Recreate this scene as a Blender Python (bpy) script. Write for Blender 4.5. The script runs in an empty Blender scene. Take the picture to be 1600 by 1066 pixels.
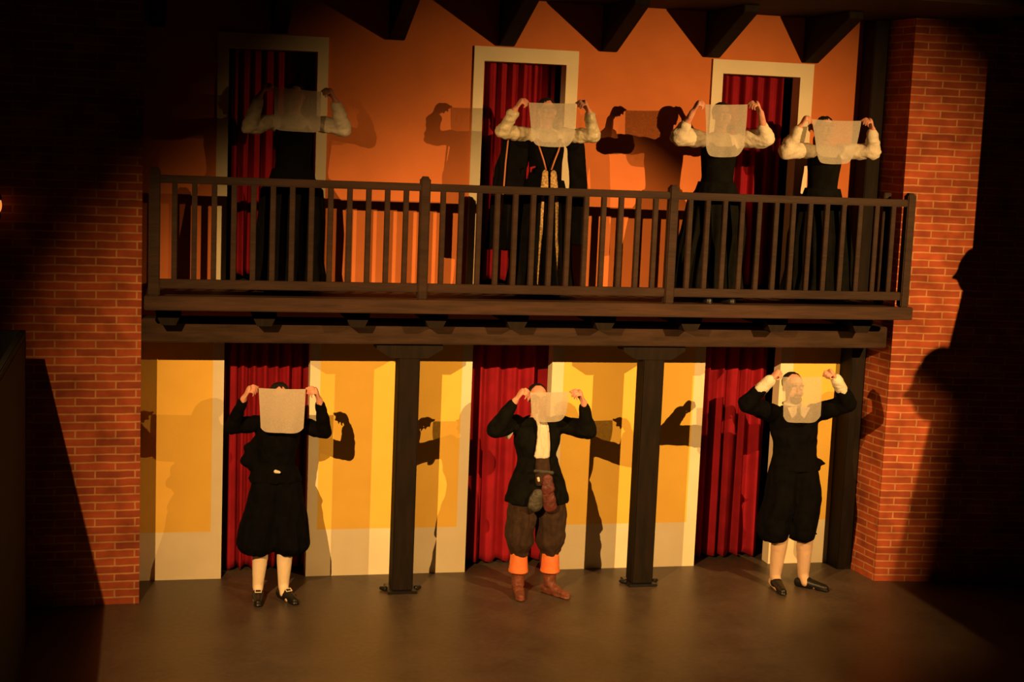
import bpy, bmesh, math, random
from mathutils import Vector, Matrix, noise
C = bpy.context.scene
COL = C.collection
PI = math.pi
random.seed(4)

# ---------------------------------------------------------------- camera, world, lamps, exposure
def make_camera():
    yaw, pit, rol, f = math.radians(13.589), math.radians(-7.659), math.radians(2.368), 2371.6
    F = Vector((math.sin(yaw)*math.cos(pit), math.cos(yaw)*math.cos(pit), math.sin(pit)))
    R0 = Vector((math.cos(yaw), -math.sin(yaw), 0)); U0 = R0.cross(F)
    R = R0*math.cos(rol)+U0*math.sin(rol); U = -R0*math.sin(rol)+U0*math.cos(rol)
    cam = bpy.data.cameras.new('camera'); o = bpy.data.objects.new('camera', cam); COL.objects.link(o)
    cam.sensor_width = 36; cam.lens = f/1600*36; cam.clip_start = .05
    m = Matrix(((R.x, U.x, -F.x, -2.565), (R.y, U.y, -F.y, -12.5), (R.z, U.z, -F.z, 3.757), (0, 0, 0, 1)))
    o.matrix_world = m
    C.camera = o
make_camera()
w = bpy.data.worlds.new('world'); C.world = w; w.use_nodes = True
w.node_tree.nodes['Background'].inputs[0].default_value = (1, .5, .25, 1)
w.node_tree.nodes['Background'].inputs[1].default_value = .0012
C.view_settings.view_transform = 'Standard'; C.view_settings.look = 'None'
C.view_settings.exposure = 0.0; C.view_settings.gamma = 1
L_POS = Vector((-3.95, -7.1, 4.6)); R_POS = Vector((4.6, -6.9, 4.5))
def spot(name, pos, aim, power, angle, blend, col=(1, .54, .17), rad=.014):
    l = bpy.data.lights.new(name, 'SPOT'); l.energy = power; l.color = col; l.shadow_soft_size = rad
    l.spot_size = math.radians(angle); l.spot_blend = blend
    o = bpy.data.objects.new(name, l); COL.objects.link(o); o.location = pos
    o.rotation_euler = (Vector(aim)-Vector(pos)).to_track_quat('-Z', 'Y').to_euler()
    return o
spot('stage_lamp_light', L_POS, (1.0, -.5, .15), 3700, 65, 1.0)
spot('stage_lamp_light', R_POS, (1.98, -.4, 1.98), 3250, 57, 1.0)

# ---------------------------------------------------------------- materials
def mat(name, col, rough=.8, col2=None, nscale=8, bump=0, bscale=60, stretch=(1, 1, 1), spec=.3, sheen=0):
    m = bpy.data.materials.new(name); m.use_nodes = True; nt = m.node_tree; b = nt.nodes['Principled BSDF']
    b.inputs['Base Color'].default_value = (*col, 1); b.inputs['Roughness'].default_value = rough
    b.inputs['Specular IOR Level'].default_value = spec
    if sheen:
        b.inputs['Sheen Weight'].default_value = sheen
    tc = nt.nodes.new('ShaderNodeTexCoord'); mp = nt.nodes.new('ShaderNodeMapping'); mp.inputs['Scale'].default_value = stretch
    nt.links.new(tc.outputs['Object'], mp.inputs[0])
    if col2 is not None:
        n = nt.nodes.new('ShaderNodeTexNoise'); n.inputs['Scale'].default_value = nscale; n.inputs['Detail'].default_value = 6
        r = nt.nodes.new('ShaderNodeMapRange'); r.inputs[1].default_value = .35; r.inputs[2].default_value = .65
        x = nt.nodes.new('ShaderNodeMix'); x.data_type = 'RGBA'
        x.inputs[6].default_value = (*col, 1); x.inputs[7].default_value = (*col2, 1)
        nt.links.new(mp.outputs[0], n.inputs[0]); nt.links.new(n.outputs[0], r.inputs[0]); nt.links.new(r.outputs[0], x.inputs[0])
        nt.links.new(x.outputs[2], b.inputs['Base Color'])
    if bump:
        n2 = nt.nodes.new('ShaderNodeTexNoise'); n2.inputs['Scale'].default_value = bscale; n2.inputs['Detail'].default_value = 5
        bp = nt.nodes.new('ShaderNodeBump'); bp.inputs['Strength'].default_value = bump; bp.inputs['Distance'].default_value = .01
        nt.links.new(mp.outputs[0], n2.inputs[0]); nt.links.new(n2.outputs[0], bp.inputs['Height']); nt.links.new(bp.outputs[0], b.inputs['Normal'])
    return m
M = {}
M['orange'] = mat('orange_plaster', (.60, .178, .052), .9, (.545, .158, .046), 3, .15, 90)
M['yellow'] = mat('yellow_plaster', (.90, .56, .10), .9, (.84, .52, .09), 3, .15, 90)
M['cream'] = mat('cream_plaster', (.80, .70, .50), .9, (.75, .65, .46), 4, .12, 90)
M['wood'] = mat('dark_stained_timber', (.030, .017, .011), .7, (.018, .011, .008), 9, .35, 30, (.35, 2.2, 2.2), .1)
M['beam'] = mat('brown_stained_beam', (.052, .028, .018), .7, (.030, .017, .011), 9, .35, 30, (.35, 2.2, 2.2), .1)
M['woodv'] = mat('dark_stained_upright_timber', (.016, .010, .007), .7, (.010, .007, .005), 9, .35, 30, (2.2, 2.2, .35), .1)
M['rail'] = mat('brown_painted_rail_timber', (.040, .021, .014), .6, (.026, .014, .010), 7, .25, 30, (.35, 2.2, 2.2), .12)
M['deck'] = mat('worn_brown_deck_timber', (.060, .030, .019), .65, (.034, .018, .012), 7, .35, 25, (.3, 2.5, 2.5), .12)
M['black'] = mat('black_paint', (.008, .007, .007), .8)
M['curtain'] = mat('red_velvet', (.29, .009, .020), .9, (.22, .007, .015), 6, .2, 120, sheen=.0, spec=.15)
M['floor'] = None
M['skin'] = mat('skin', (.72, .36, .26), .55, (.68, .30, .22), 20)
M['hair'] = mat('black_hair', (.012, .008, .006), .6, bump=.6, bscale=120, stretch=(4, 4, .5))
M['blackcloth'] = mat('black_wool', (.0045, .004, .004), .95, (.003, .003, .003), 14, .5, 160, spec=.04)
M['greencloth'] = mat('black_green_cloth', (.0075, .0075, .006), .95, (.005, .005, .004), 14, .5, 160, spec=.04)
M['brownwool'] = mat('brown_wool', (.045, .022, .012), .9, (.028, .014, .009), 25, .6, 180)
M['shirt'] = mat('cream_linen_shirt', (.74, .66, .52), .85, (.66, .58, .46), 12, .4, 70)
M['satin'] = mat('ivory_satin', (.66, .58, .40), .42, (.50, .43, .30), 16, .4, 50, spec=.6)
M['stocking'] = mat('cream_stocking', (.80, .64, .46), .85, bump=.2, bscale=150)
M['hose'] = mat('beige_stocking', (.62, .42, .29), .8, bump=.2, bscale=150)
M['shoe'] = mat('black_leather', (.010, .009, .009), .4, bump=.2)
M['boot'] = mat('brown_leather', (.19, .055, .030), .5, (.12, .04, .025), 22, .4, 60)
M['orangecuff'] = mat('orange_leather', (.80, .20, .06), .6, (.72, .17, .05), 14)
M['metal'] = mat('pale_metal', (.7, .6, .45), .35)
M['ribbon'] = mat('orange_ribbon', (.45, .16, .07), .6)
M['gold'] = mat('gold_brocade', (.50, .33, .12), .5, (.20, .11, .05), 60, .6, 90)
M['maroon'] = mat('maroon_leather', (.13, .03, .022), .45, (.07, .02, .018), 30, .4, 60)
M['greyleather'] = mat('grey_brown_leather', (.06, .052, .04), .5, (.035, .03, .025), 30, .4, 60)
M['eye'] = mat('eye_white', (.7, .62, .52), .3)
M['lips'] = mat('lips', (.45, .14, .11), .5)
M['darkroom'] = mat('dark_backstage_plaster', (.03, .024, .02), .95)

def brick_mat():
    m = bpy.data.materials.new('red_brick'); m.use_nodes = True; nt = m.node_tree; b = nt.nodes['Principled BSDF']
    b.inputs['Roughness'].default_value = .9; b.inputs['Specular IOR Level'].default_value = .2
    uv = nt.nodes.new('ShaderNodeUVMap'); uv.uv_map = 'UVMap'
    br = nt.nodes.new('ShaderNodeTexBrick')
    for k, v in (('Scale', 1), ('Mortar Size', .0075), ('Mortar Smooth', .25), ('Bias', -.1), ('Brick Width', .30), ('Row Height', .0635)):
        br.inputs[k].default_value = v
    br.inputs['Color1'].default_value = (.46, .095, .035, 1); br.inputs['Color2'].default_value = (.30, .062, .028, 1)
    br.inputs['Mortar'].default_value = (.56, .26, .11, 1)
    n = nt.nodes.new('ShaderNodeTexNoise'); n.inputs['Scale'].default_value = 5; n.inputs['Detail'].default_value = 8
    # slight wobble of the courses
    nw = nt.nodes.new('ShaderNodeTexNoise'); nw.inputs['Scale'].default_value = 7
    vm = nt.nodes.new('ShaderNodeVectorMath'); vm.operation = 'MULTIPLY_ADD'; vm.inputs[1].default_value = (.012, .012, 0)
    nt.links.new(uv.outputs[0], nw.inputs[0]); nt.links.new(nw.outputs[1], vm.inputs[0]); nt.links.new(uv.outputs[0], vm.inputs[2])
    nt.links.new(vm.outputs[0], br.inputs['Vector'])
    mx = nt.nodes.new('ShaderNodeMix'); mx.data_type = 'RGBA'; mx.blend_type = 'MULTIPLY'
    rr = nt.nodes.new('ShaderNodeMapRange'); rr.inputs[1].default_value = .3; rr.inputs[2].default_value = .7; rr.inputs[3].default_value = .55; rr.inputs[4].default_value = 1.15
    nt.links.new(uv.outputs[0], n.inputs[0]); nt.links.new(n.outputs[0], rr.inputs[0]); nt.links.new(rr.outputs[0], mx.inputs[7])
    mx.inputs[0].default_value = 1; nt.links.new(br.outputs[0], mx.inputs[6]); nt.links.new(mx.outputs[2], b.inputs['Base Color'])
    bp = nt.nodes.new('ShaderNodeBump'); bp.inputs['Strength'].default_value = .5; bp.inputs['Distance'].default_value = .01; bp.invert = True
    nt.links.new(br.outputs['Fac'], bp.inputs['Height']); nt.links.new(bp.outputs[0], b.inputs['Normal'])
    return m
M['brick'] = brick_mat()

def floor_mat():
    m = bpy.data.materials.new('stained_stage_floor'); m.use_nodes = True; nt = m.node_tree; b = nt.nodes['Principled BSDF']
    tc = nt.nodes.new('ShaderNodeTexCoord')
    n = nt.nodes.new('ShaderNodeTexNoise'); n.inputs['Scale'].default_value = 1.6; n.inputs['Detail'].default_value = 8; n.inputs['Roughness'].default_value = .65
    n2 = nt.nodes.new('ShaderNodeTexNoise'); n2.inputs['Scale'].default_value = 22; n2.inputs['Detail'].default_value = 6
    cr = nt.nodes.new('ShaderNodeValToRGB'); cr.color_ramp.elements[0].position = .35; cr.color_ramp.elements[0].color = (.046, .034, .026, 1)
    cr.color_ramp.elements[1].position = .66; cr.color_ramp.elements[1].color = (.094, .067, .050, 1)
    mm = nt.nodes.new('ShaderNodeMath'); mm.operation = 'MULTIPLY_ADD'; mm.inputs[1].default_value = .35
    nt.links.new(tc.outputs['Object'], n.inputs[0]); nt.links.new(tc.outputs['Object'], n2.inputs[0])
    s = nt.nodes.new('ShaderNodeMath'); s.operation = 'MULTIPLY'; s.inputs[1].default_value = .68
    nt.links.new(n.outputs[0], s.inputs[0]); nt.links.new(n2.outputs[0], mm.inputs[0]); nt.links.new(s.outputs[0], mm.inputs[2])
    nt.links.new(mm.outputs[0], cr.inputs[0]); nt.links.new(cr.outputs[0], b.inputs['Base Color'])
    r = nt.nodes.new('ShaderNodeMapRange'); r.inputs[3].default_value = .32; r.inputs[4].default_value = .50
    nt.links.new(n.outputs[0], r.inputs[0]); nt.links.new(r.outputs[0], b.inputs['Roughness'])
    b.inputs['Specular IOR Level'].default_value = .35
    bp = nt.nodes.new('ShaderNodeBump'); bp.inputs['Strength'].default_value = .15; bp.inputs['Distance'].default_value = .005
    nt.links.new(n2.outputs[0], bp.inputs['Height']); nt.links.new(bp.outputs[0], b.inputs['Normal'])
    return m
M['floor'] = floor_mat()

def gauze_mat(name, col, opac):
    m = bpy.data.materials.new(name); m.use_nodes = True; nt = m.node_tree; nt.nodes.remove(nt.nodes['Principled BSDF'])
    out = nt.nodes['Material Output']
    t = nt.nodes.new('ShaderNodeBsdfTransparent'); d = nt.nodes.new('ShaderNodeBsdfDiffuse'); tr = nt.nodes.new('ShaderNodeBsdfTranslucent')
    d.inputs[0].default_value = (*col, 1); tr.inputs[0].default_value = (*col, 1)
    a = nt.nodes.new('ShaderNodeMixShader'); a.inputs[0].default_value = .3
    b = nt.nodes.new('ShaderNodeMixShader')
    nt.links.new(d.outputs[0], a.inputs[1]); nt.links.new(tr.outputs[0], a.inputs[2])
    nt.links.new(t.outputs[0], b.inputs[1]); nt.links.new(a.outputs[0], b.inputs[2]); nt.links.new(b.outputs[0], out.inputs[0])
    tc = nt.nodes.new('ShaderNodeTexCoord')
    n = nt.nodes.new('ShaderNodeTexNoise'); n.inputs['Scale'].default_value = 90
    r = nt.nodes.new('ShaderNodeMapRange'); r.inputs[1].default_value = .3; r.inputs[2].default_value = .7; r.inputs[3].default_value = opac-.07; r.inputs[4].default_value = opac+.07
    nt.links.new(tc.outputs['Object'], n.inputs[0]); nt.links.new(n.outputs[0], r.inputs[0]); nt.links.new(r.outputs[0], b.inputs[0])
    return m
M['gauze'] = gauze_mat('white_gauze', (.68, .64, .56), .64)
M['sheergauze'] = gauze_mat('sheer_white_gauze', (.66, .60, .50), .54)
M['thickgauze'] = gauze_mat('thick_white_gauze', (.64, .56, .45), .76)
M['densegauze'] = gauze_mat('dense_white_gauze', (.66, .57, .46), .93)

def emit_mat(name, col, st):
    m = bpy.data.materials.new(name); m.use_nodes = True; b = m.node_tree.nodes['Principled BSDF']
    b.inputs['Base Color'].default_value = (*col, 1); b.inputs['Emission Color'].default_value = (*col, 1); b.inputs['Emission Strength'].default_value = st
    return m

# ---------------------------------------------------------------- helpers
def tag(o, label=None, cat=None, group=None, kind=None):
    if label: o['label'] = label
    if cat: o['category'] = cat
    if group: o['group'] = group
    if kind: o['kind'] = kind
    return o
def empty(name, loc, label=None, cat=None, group=None):
    o = bpy.data.objects.new(name, None); COL.objects.link(o); o.location = loc; o.empty_display_size = .1
    return tag(o, label, cat, group)
def link(name, me, m, parent=None, smooth=False):
    o = bpy.data.objects.new(name, me); COL.objects.link(o)
    if m is not None and not me.materials: me.materials.append(M[m] if isinstance(m, str) else m)
    if parent is not None:
        o.parent = parent
        p = parent
        off = Vector((0, 0, 0))
        while p is not None:
            off += p.location; p = p.parent
        o.location = -off            # meshes are written in world metres
    if smooth:
        me.shade_smooth()
    return o
def obj(name, bm, m, parent=None, smooth=False):
    bmesh.ops.recalc_face_normals(bm, faces=bm.faces[:])
    me = bpy.data.meshes.new(name); bm.to_mesh(me); bm.free()
    return link(name, me, m, parent, smooth)
def bx(bm, x0, x1, y0, y1, z0, z1, bev=0):
    v = [bm.verts.new((x, y, z)) for z in (z0, z1) for y in (y0, y1) for x in (x0, x1)]
    fs = [bm.faces.new([v[i] for i in f]) for f in ((0, 2, 3, 1), (4, 5, 7, 6), (0, 1, 5, 4), (2, 6, 7, 3), (0, 4, 6, 2), (1, 3, 7, 5))]
    if bev:
        es = list({e for f in fs for e in f.edges})
        bmesh.ops.bevel(bm, geom=es, offset=bev, segments=2, affect='EDGES')
def box(name, x0, x1, y0, y1, z0, z1, m, parent=None, bev=0):
    bm = bmesh.new(); bx(bm, x0, x1, y0, y1, z0, z1, bev); return obj(name, bm, m, parent)
def prism(bm, pts, axis, a, b):
    """extrude a 2-D outline along an axis; pts are the two other coordinates in xyz order"""
    def P(p, t):
        if axis == 'x': return (t, p[0], p[1])
        if axis == 'y': return (p[0], t, p[1])
        return (p[0], p[1], t)
    A = [bm.verts.new(P(p, a)) for p in pts]; B = [bm.verts.new(P(p, b)) for p in pts]
    n = len(pts); bm.faces.new(A); bm.faces.new(B[::-1])
    for i in range(n): bm.faces.new((A[i], B[i], B[(i+1) % n], A[(i+1) % n]))
def frame(ax):
    ax = ax.normalized(); t = Vector((0, 0, 1)) if abs(ax.z) < .9 else Vector((1, 0, 0))
    u = ax.cross(t).normalized(); return ax, u, ax.cross(u).normalized()
def rings(bm, R):
    """loft a list of closed rings of points and cap both ends"""
    V = [[bm.verts.new(p) for p in r] for r in R]; n = len(V[0])
    for a, b in zip(V, V[1:]):
        for i in range(n): bm.faces.new((a[i], a[(i+1) % n], b[(i+1) % n], b[i]))
    bm.faces.new(V[0][::-1]); bm.faces.new(V[-1])
def cap(bm, p0, p1, r0, r1, n=14, flat=None, ff=1.0):
    """tapered limb piece with round ends, flattened along a direction if asked"""
    p0, p1 = Vector(p0), Vector(p1); ax, u, v = frame(p1-p0)
    R = []
    def ring(c, r):
        o = []
        for i in range(n):
            d = (u*math.cos(2*PI*i/n)+v*math.sin(2*PI*i/n))*r
            if flat is not None: f = Vector(flat).normalized(); d = d-f*(d.dot(f)*(1-ff))
            o.append(c+d)
        return o
    for k in range(1, 5):
        a = PI/2*(1-k/5.0); R.append(ring(p0-ax*(math.sin(a)*r0), max(math.cos(a)*r0, .0005)))
    for k in range(0, 5): t = k/4; R.append(ring(p0.lerp(p1, t), r0*(1-t)+r1*t))
    for k in range(1, 5):
        a = PI/2*(k/5.0); R.append(ring(p1+ax*(math.sin(a)*r1), max(math.cos(a)*r1, .0005)))
    rings(bm, R)
def ell(bm, c, rad, n=16, m=10):
    c = Vector(c); R = []
    for k in range(1, m):
        a = -PI/2+PI*k/m
        R.append([c+Vector((rad[0]*math.cos(a)*math.cos(2*PI*i/n), rad[1]*math.cos(a)*math.sin(2*PI*i/n), rad[2]*math.sin(a))) for i in range(n)])
    rings(bm, R)
def loft(bm, sec, n=28, fn=None):
    """sec: (z, cx, cy, rx, ry); fn(theta, z) scales the radius"""
    R = []
    for z, cx, cy, rx, ry in sec:
        R.append([Vector((cx+rx*math.cos(t)*(fn(t, z) if fn else 1), cy+ry*math.sin(t)*(fn(t, z) if fn else 1), z)) for t in [2*PI*i/n for i in range(n)]])
    rings(bm, R)
def tube(bm, pts, r, n=10):
    pts = [Vector(p) for p in pts]; R = []
    for i, p in enumerate(pts):
        t = (pts[min(i+1, len(pts)-1)]-pts[max(i-1, 0)])
        _, u, v = frame(t); rr = r[i] if isinstance(r, (list, tuple)) else r
        R.append([p+(u*math.cos(2*PI*k/n)+v*math.sin(2*PI*k/n))*rr for k in range(n)])
    rings(bm, R)
def blob(name, bm, m, parent, voxel=.012, smooth=4, fold=0, fs=(14, 14, 4), seed=0):
    """fuse overlapping pieces into one continuous skin, smooth it and crease it like cloth"""
    bmesh.ops.recalc_face_normals(bm, faces=bm.faces[:])
    me = bpy.data.meshes.new('tmp'); bm.to_mesh(me); bm.free()
    o = bpy.data.objects.new('tmp', me); COL.objects.link(o)
    r = o.modifiers.new('r', 'REMESH'); r.mode = 'VOXEL'; r.voxel_size = voxel
    s = o.modifiers.new('s', 'SMOOTH'); s.iterations = smooth; s.factor = .5
    dg = bpy.context.evaluated_depsgraph_get(); dg.update()
    out = bpy.data.meshes.new_from_object(o.evaluated_get(dg))
    bpy.data.objects.remove(o); bpy.data.meshes.remove(me)
    if fold:
        nrm = [v.normal.copy() for v in out.vertices]
        for v, nn in zip(out.vertices, nrm):
            p = Vector((v.co.x*fs[0]+seed*7.3, v.co.y*fs[1], v.co.z*fs[2]))
            v.co += nn*(fold*(noise.noise(p)+.5*noise.noise(p*2.1)))
    out.name = name; out.materials.clear()
    return link(name, out, m, parent, True)

# ---------------------------------------------------------------- the building
XR = 3.60
def stage_floor():
    bm = bmesh.new(); bx(bm, -9, 9, -14, 2.5, -.25, 0)
    tag(obj('floor', bm, 'floor'), kind='structure')
stage_floor()

DOORS = [(-1.96, -1.256), (.119, .824), (2.222, 2.937)]
TRIM = [(-2.05, -1.17), (.032, .928), (2.125, 3.06)]
ZD = 2.475
def back_wall():
    """front skin in painted zones plus a solid body behind, openings cut out"""
    me = bpy.data.meshes.new('wall_back'); bm = bmesh.new()
    xs = sorted({-2.9, XR+.04} | {a for d in DOORS for a in d} | {a for d in TRIM for a in d})
    zs = [0, .405, 2.20, 2.45, 4.372, 5.6]
    for m in ('yellow', 'cream', 'orange'): me.materials.append(M[m])
    def opening(xm, zm):
        return any(a < xm < b for a, b in DOORS) and (zm < 2.20 or 2.45 < zm < 4.372)
    yf, yb = 0.0, .14
    for i in range(len(xs)-1):
        for k in range(len(zs)-1):
            x0, x1, z0, z1 = xs[i], xs[i+1], zs[k], zs[k+1]; xm, zm = (x0+x1)/2, (z0+z1)/2
            if opening(xm, zm): continue
            if zm < .405: mi = 1
            elif zm < 2.3: mi = 1 if any(a < xm < b for a, b in TRIM) else 0
            else: mi = 2
            n0 = len(bm.faces)
            def q(pts, idx):
                f = bm.faces.new([bm.verts.new(p) for p in pts]); f.material_index = idx
            q([(x0, yf, z0), (x1, yf, z0), (x1, yf, z1), (x0, yf, z1)], mi)
            q([(x1, yb, z0), (x0, yb, z0), (x0, yb, z1), (x1, yb, z1)], mi)
            for (xa, nb) in ((x0, i-1), (x1, i+1)):
                if 0 <= nb < len(xs)-1 and opening((xs[nb]+xs[nb+1])/2, zm):
                    q([(xa, yf, z0), (xa, yb, z0), (xa, yb, z1), (xa, yf, z1)], 1)
            for (za, nb) in ((z0, k-1), (z1, k+1)):
                if 0 <= nb < len(zs)-1 and opening(xm, (zs[nb]+zs[nb+1])/2):
                    q([(x0, yf, za), (x1, yf, za), (x1, yb, za), (x0, yb, za)], 1)
    bmesh.ops.remove_doubles(bm, verts=bm.verts[:], dist=1e-5)
    bm.to_mesh(me); bm.free()
    tag(link('wall_back', me, None), kind='structure')
    for i, ((a, b), (c, d)) in enumerate(zip(DOORS, TRIM)):
        bm = bmesh.new(); zt, zo, t = 4.372, 4.49, -.022
        bx(bm, c, a, t, -.001, ZD, zt); bx(bm, b, d, t, -.001, ZD, zt); bx(bm, c, d, t, -.001, zt, zo)
        tag(obj('trim_%d' % (i+1), bm, 'cream'), kind='structure')
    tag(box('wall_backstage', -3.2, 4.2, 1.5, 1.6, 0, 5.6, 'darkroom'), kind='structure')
back_wall()

def brick_wall(name, pts, ztop):
    """closed plan outline extruded up; UVs run in metres along the faces"""
    bm = bmesh.new(); uvl = bm.loops.layers.uv.new('UVMap'); n = len(pts); s = 0
    for i in range(n):
        a, b = pts[i], pts[(i+1) % n]; l = math.hypot(b[0]-a[0], b[1]-a[1])
        f = bm.faces.new([bm.verts.new((a[0], a[1], 0)), bm.verts.new((b[0], b[1], 0)), bm.verts.new((b[0], b[1], ztop)), bm.verts.new((a[0], a[1], ztop))])
        for lp, uv in zip(f.loops, ((s, 0), (s+l, 0), (s+l, ztop), (s, ztop))): lp[uvl].uv = uv
        s += l
    for z in (0, ztop):
        f = bm.faces.new([bm.verts.new((p[0], p[1], z)) for p in pts])
    bmesh.ops.remove_doubles(bm, verts=bm.verts[:], dist=1e-5)
    return tag(obj(name, bm, 'brick'), kind='structure')
brick_wall('wall_left', [(-4.6, -.665), (-2.62, -.607), (-2.64, .16), (-4.6, .16)], 5.6)
brick_wall('wall_right', [(3.62, .16), (3.642, -.2), (3.69, -.607), (6.2, -.955), (6.2, .16)], 5.6)
tag(box('trim_4', 3.51, 3.648, -.235, .0, 0, 4.88, 'woodv', bev=.006), kind='structure')
def ceiling():
    bm = bmesh.new(); bx(bm, -4.6, 6.0, -2.0, .14, 4.885, 4.94)
    tag(obj('ceiling', bm, 'wood'), kind='structure')
ceiling()

# wedge-shaped roof brackets along the top of the wall
def bracket(x, y, z, wd, label):
    bm = bmesh.new(); zt = 4.885
    prism(bm, [(y, z), (y-.05, z), (y-.86, zt-.06), (y-.86, zt), (y, zt)], 'x', x-wd/2, x+wd/2)
    bmesh.ops.bevel(bm, geom=bm.edges[:], offset=.006, segments=1, affect='EDGES')
    tag(obj('roof_bracket', bm, 'woodv'), label, 'bracket', 'dark wedge brackets under the roof')
bl = ['in the far left corner by the brick wall', 'above the upper left doorway', 'between the upper left and middle doorways',
      'above the left side of the upper middle doorway', 'just right of the upper middle doorway', 'above the left edge of the upper right doorway', 'above the right edge of the upper right doorway']
for x, s in zip((-2.52, -1.57, -.62, .30, 1.19, 2.11, 3.02), bl):
    bracket(x, -.001, 4.50, .13, 'dark timber roof bracket %s' % s)
bm = bmesh.new(); prism(bm, [(-.745, 4.78), (-.84, 4.78), (-1.3, 4.85), (-1.3, 4.885), (-.745, 4.885)], 'x', 4.17, 4.34)
tag(obj('roof_bracket', bm, 'woodv'), 'dark timber roof bracket at the top of the right brick wall', 'bracket', 'dark wedge brackets under the roof')

# ---------------------------------------------------------------- balcony
YB = -1.03
def balcony():
    r = empty('balcony', (.45, -.5, 2.376), 'long dark timber balcony deck carried on two posts across the stage', 'balcony')
    bm = bmesh.new()
    for k in range(7):                                          # deck boards along the balcony
        y0 = -.972+k*.1385
        bx(bm, -2.585, 3.53, y0, y0+.1345, 2.436, 2.473)
    obj('deck_boards', bm, 'deck', r)
    box('edge_beam', -2.60, 3.635, YB-.005, -.974, 2.376, 2.482, 'deck', r, .006)
    box('bearing_beam', -2.619, 3.64, -.605, -.40, 2.077, 2.262, 'beam', r, .008)
    for x in (-2.42, -1.70, -.98, -.36, .30, 1.03, 1.77, 2.53, 3.30):
        bm = bmesh.new()
        prism(bm, [(x-.095, 2.374), (x-.095, 2.32), (x-.055, 2.235), (x+.055, 2.235), (x+.095, 2.32), (x+.095, 2.374)], 'y', -.80, -.607)
        bx(bm, x-.06, x+.06, -.607, -.003, 2.264, 2.374)
        obj('joist', bm, 'woodv', r)
    bm = bmesh.new(); bx(bm, -2.58, 3.53, -.972, -.002, 2.376, 2.434); obj('under_boards', bm, 'woodv', r)
balcony()
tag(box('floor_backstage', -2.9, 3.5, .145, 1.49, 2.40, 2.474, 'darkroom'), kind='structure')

def rail():
    r = empty('balcony_railing', (.45, YB, ZD), 'long dark brown timber railing with square balusters along the balcony edge', 'railing')
    px = [-2.530, -.515, 1.490, 3.558]
    yc = YB+.045
    bm = bmesh.new(); bx(bm, px[0], px[3], yc-.032, yc+.032, 3.316, 3.375, .008); tp = obj('top_rail', bm, 'rail', r)
    bm = bmesh.new(); bx(bm, px[0], px[3], yc-.026, yc+.026, 2.538, 2.606, .006); obj('bottom_rail', bm, 'rail', r)
    for i, x in enumerate(px):
        wd = .085 if i in (0,) else .075
        bm = bmesh.new(); bx(bm, x-wd/2, x+wd/2, yc-.042, yc+.042, 2.483, 3.415, .008)
        bx(bm, x-wd/2+.012, x+wd/2-.012, yc-.03, yc+.03, 3.41, 3.43, .006)
        obj('post', bm, 'rail', r)
    first = None
    for a, b in zip(px, px[1:]):
        for k in range(1, 14):
            x = a+(b-a)*k/14
            if first is None:
                bm = bmesh.new(); bx(bm, -.02, .02, -.02, .02, 2.60, 3.32, .004)
                me = bpy.data.meshes.new('baluster'); bm.to_mesh(me); bm.free(); me.materials.append(M['rail'])
                first = bpy.data.objects.new('baluster', me); o = first
            else:
                o = first.copy()
            o.parent = r; o.location = (x-.45, .045, -ZD); COL.objects.link(o)
    # short return to the brick corner
    bm = bmesh.new(); bx(bm, 3.452, 3.515, -.735, -.665, 2.474, 3.42, .006); obj('post', bm, 'rail', r)
    bm = bmesh.new(); prism(bm, [(3.457, -.70), (3.510, -.70), (3.575, yc), (3.522, yc)], 'z', 3.32, 3.372); obj('side_rail', bm, 'rail', r)
    bm = bmesh.new(); prism(bm, [(3.457, -.70), (3.510, -.70), (3.575, yc), (3.522, yc)], 'z', 2.54, 2.60); obj('side_rail', bm, 'rail', r)
rail()

def post(x0, x1, label):
    xc = (x0+x1)/2
    r = empty('timber_post', (xc, -.46, 0), label, 'post', 'timber posts carrying the balcony')
    box('shaft', x0, x1, -.55, -.37, .02, 1.955, 'woodv', r, .008)
    bm = bmesh.new(); prism(bm, [(xc-.27, 2.071), (xc-.27, 2.03), (xc-.15, 1.955), (xc+.15, 1.955), (xc+.27, 2.03), (xc+.27, 2.071)], 'y', -.55, -.37)
    obj('bracket_head', bm, 'woodv', r)
    bm = bmesh.new(); bx(bm, x0-.035, x1+.035, -.585, -.325, 0.0, .022, .006)
    for s in (-1, 1):
        cap(bm, (xc+s*.13, -.47, .018), (xc+s*.16, -.45, .018), .022, .016)
    obj('base_plate', bm, 'shoe', r)
post(-.605, -.430, 'dark square timber post left of the person in the open jacket, between two yellow panels')
post(1.463, 1.648, 'dark square timber post right of the person in the open jacket, beside the right doorway')

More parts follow.
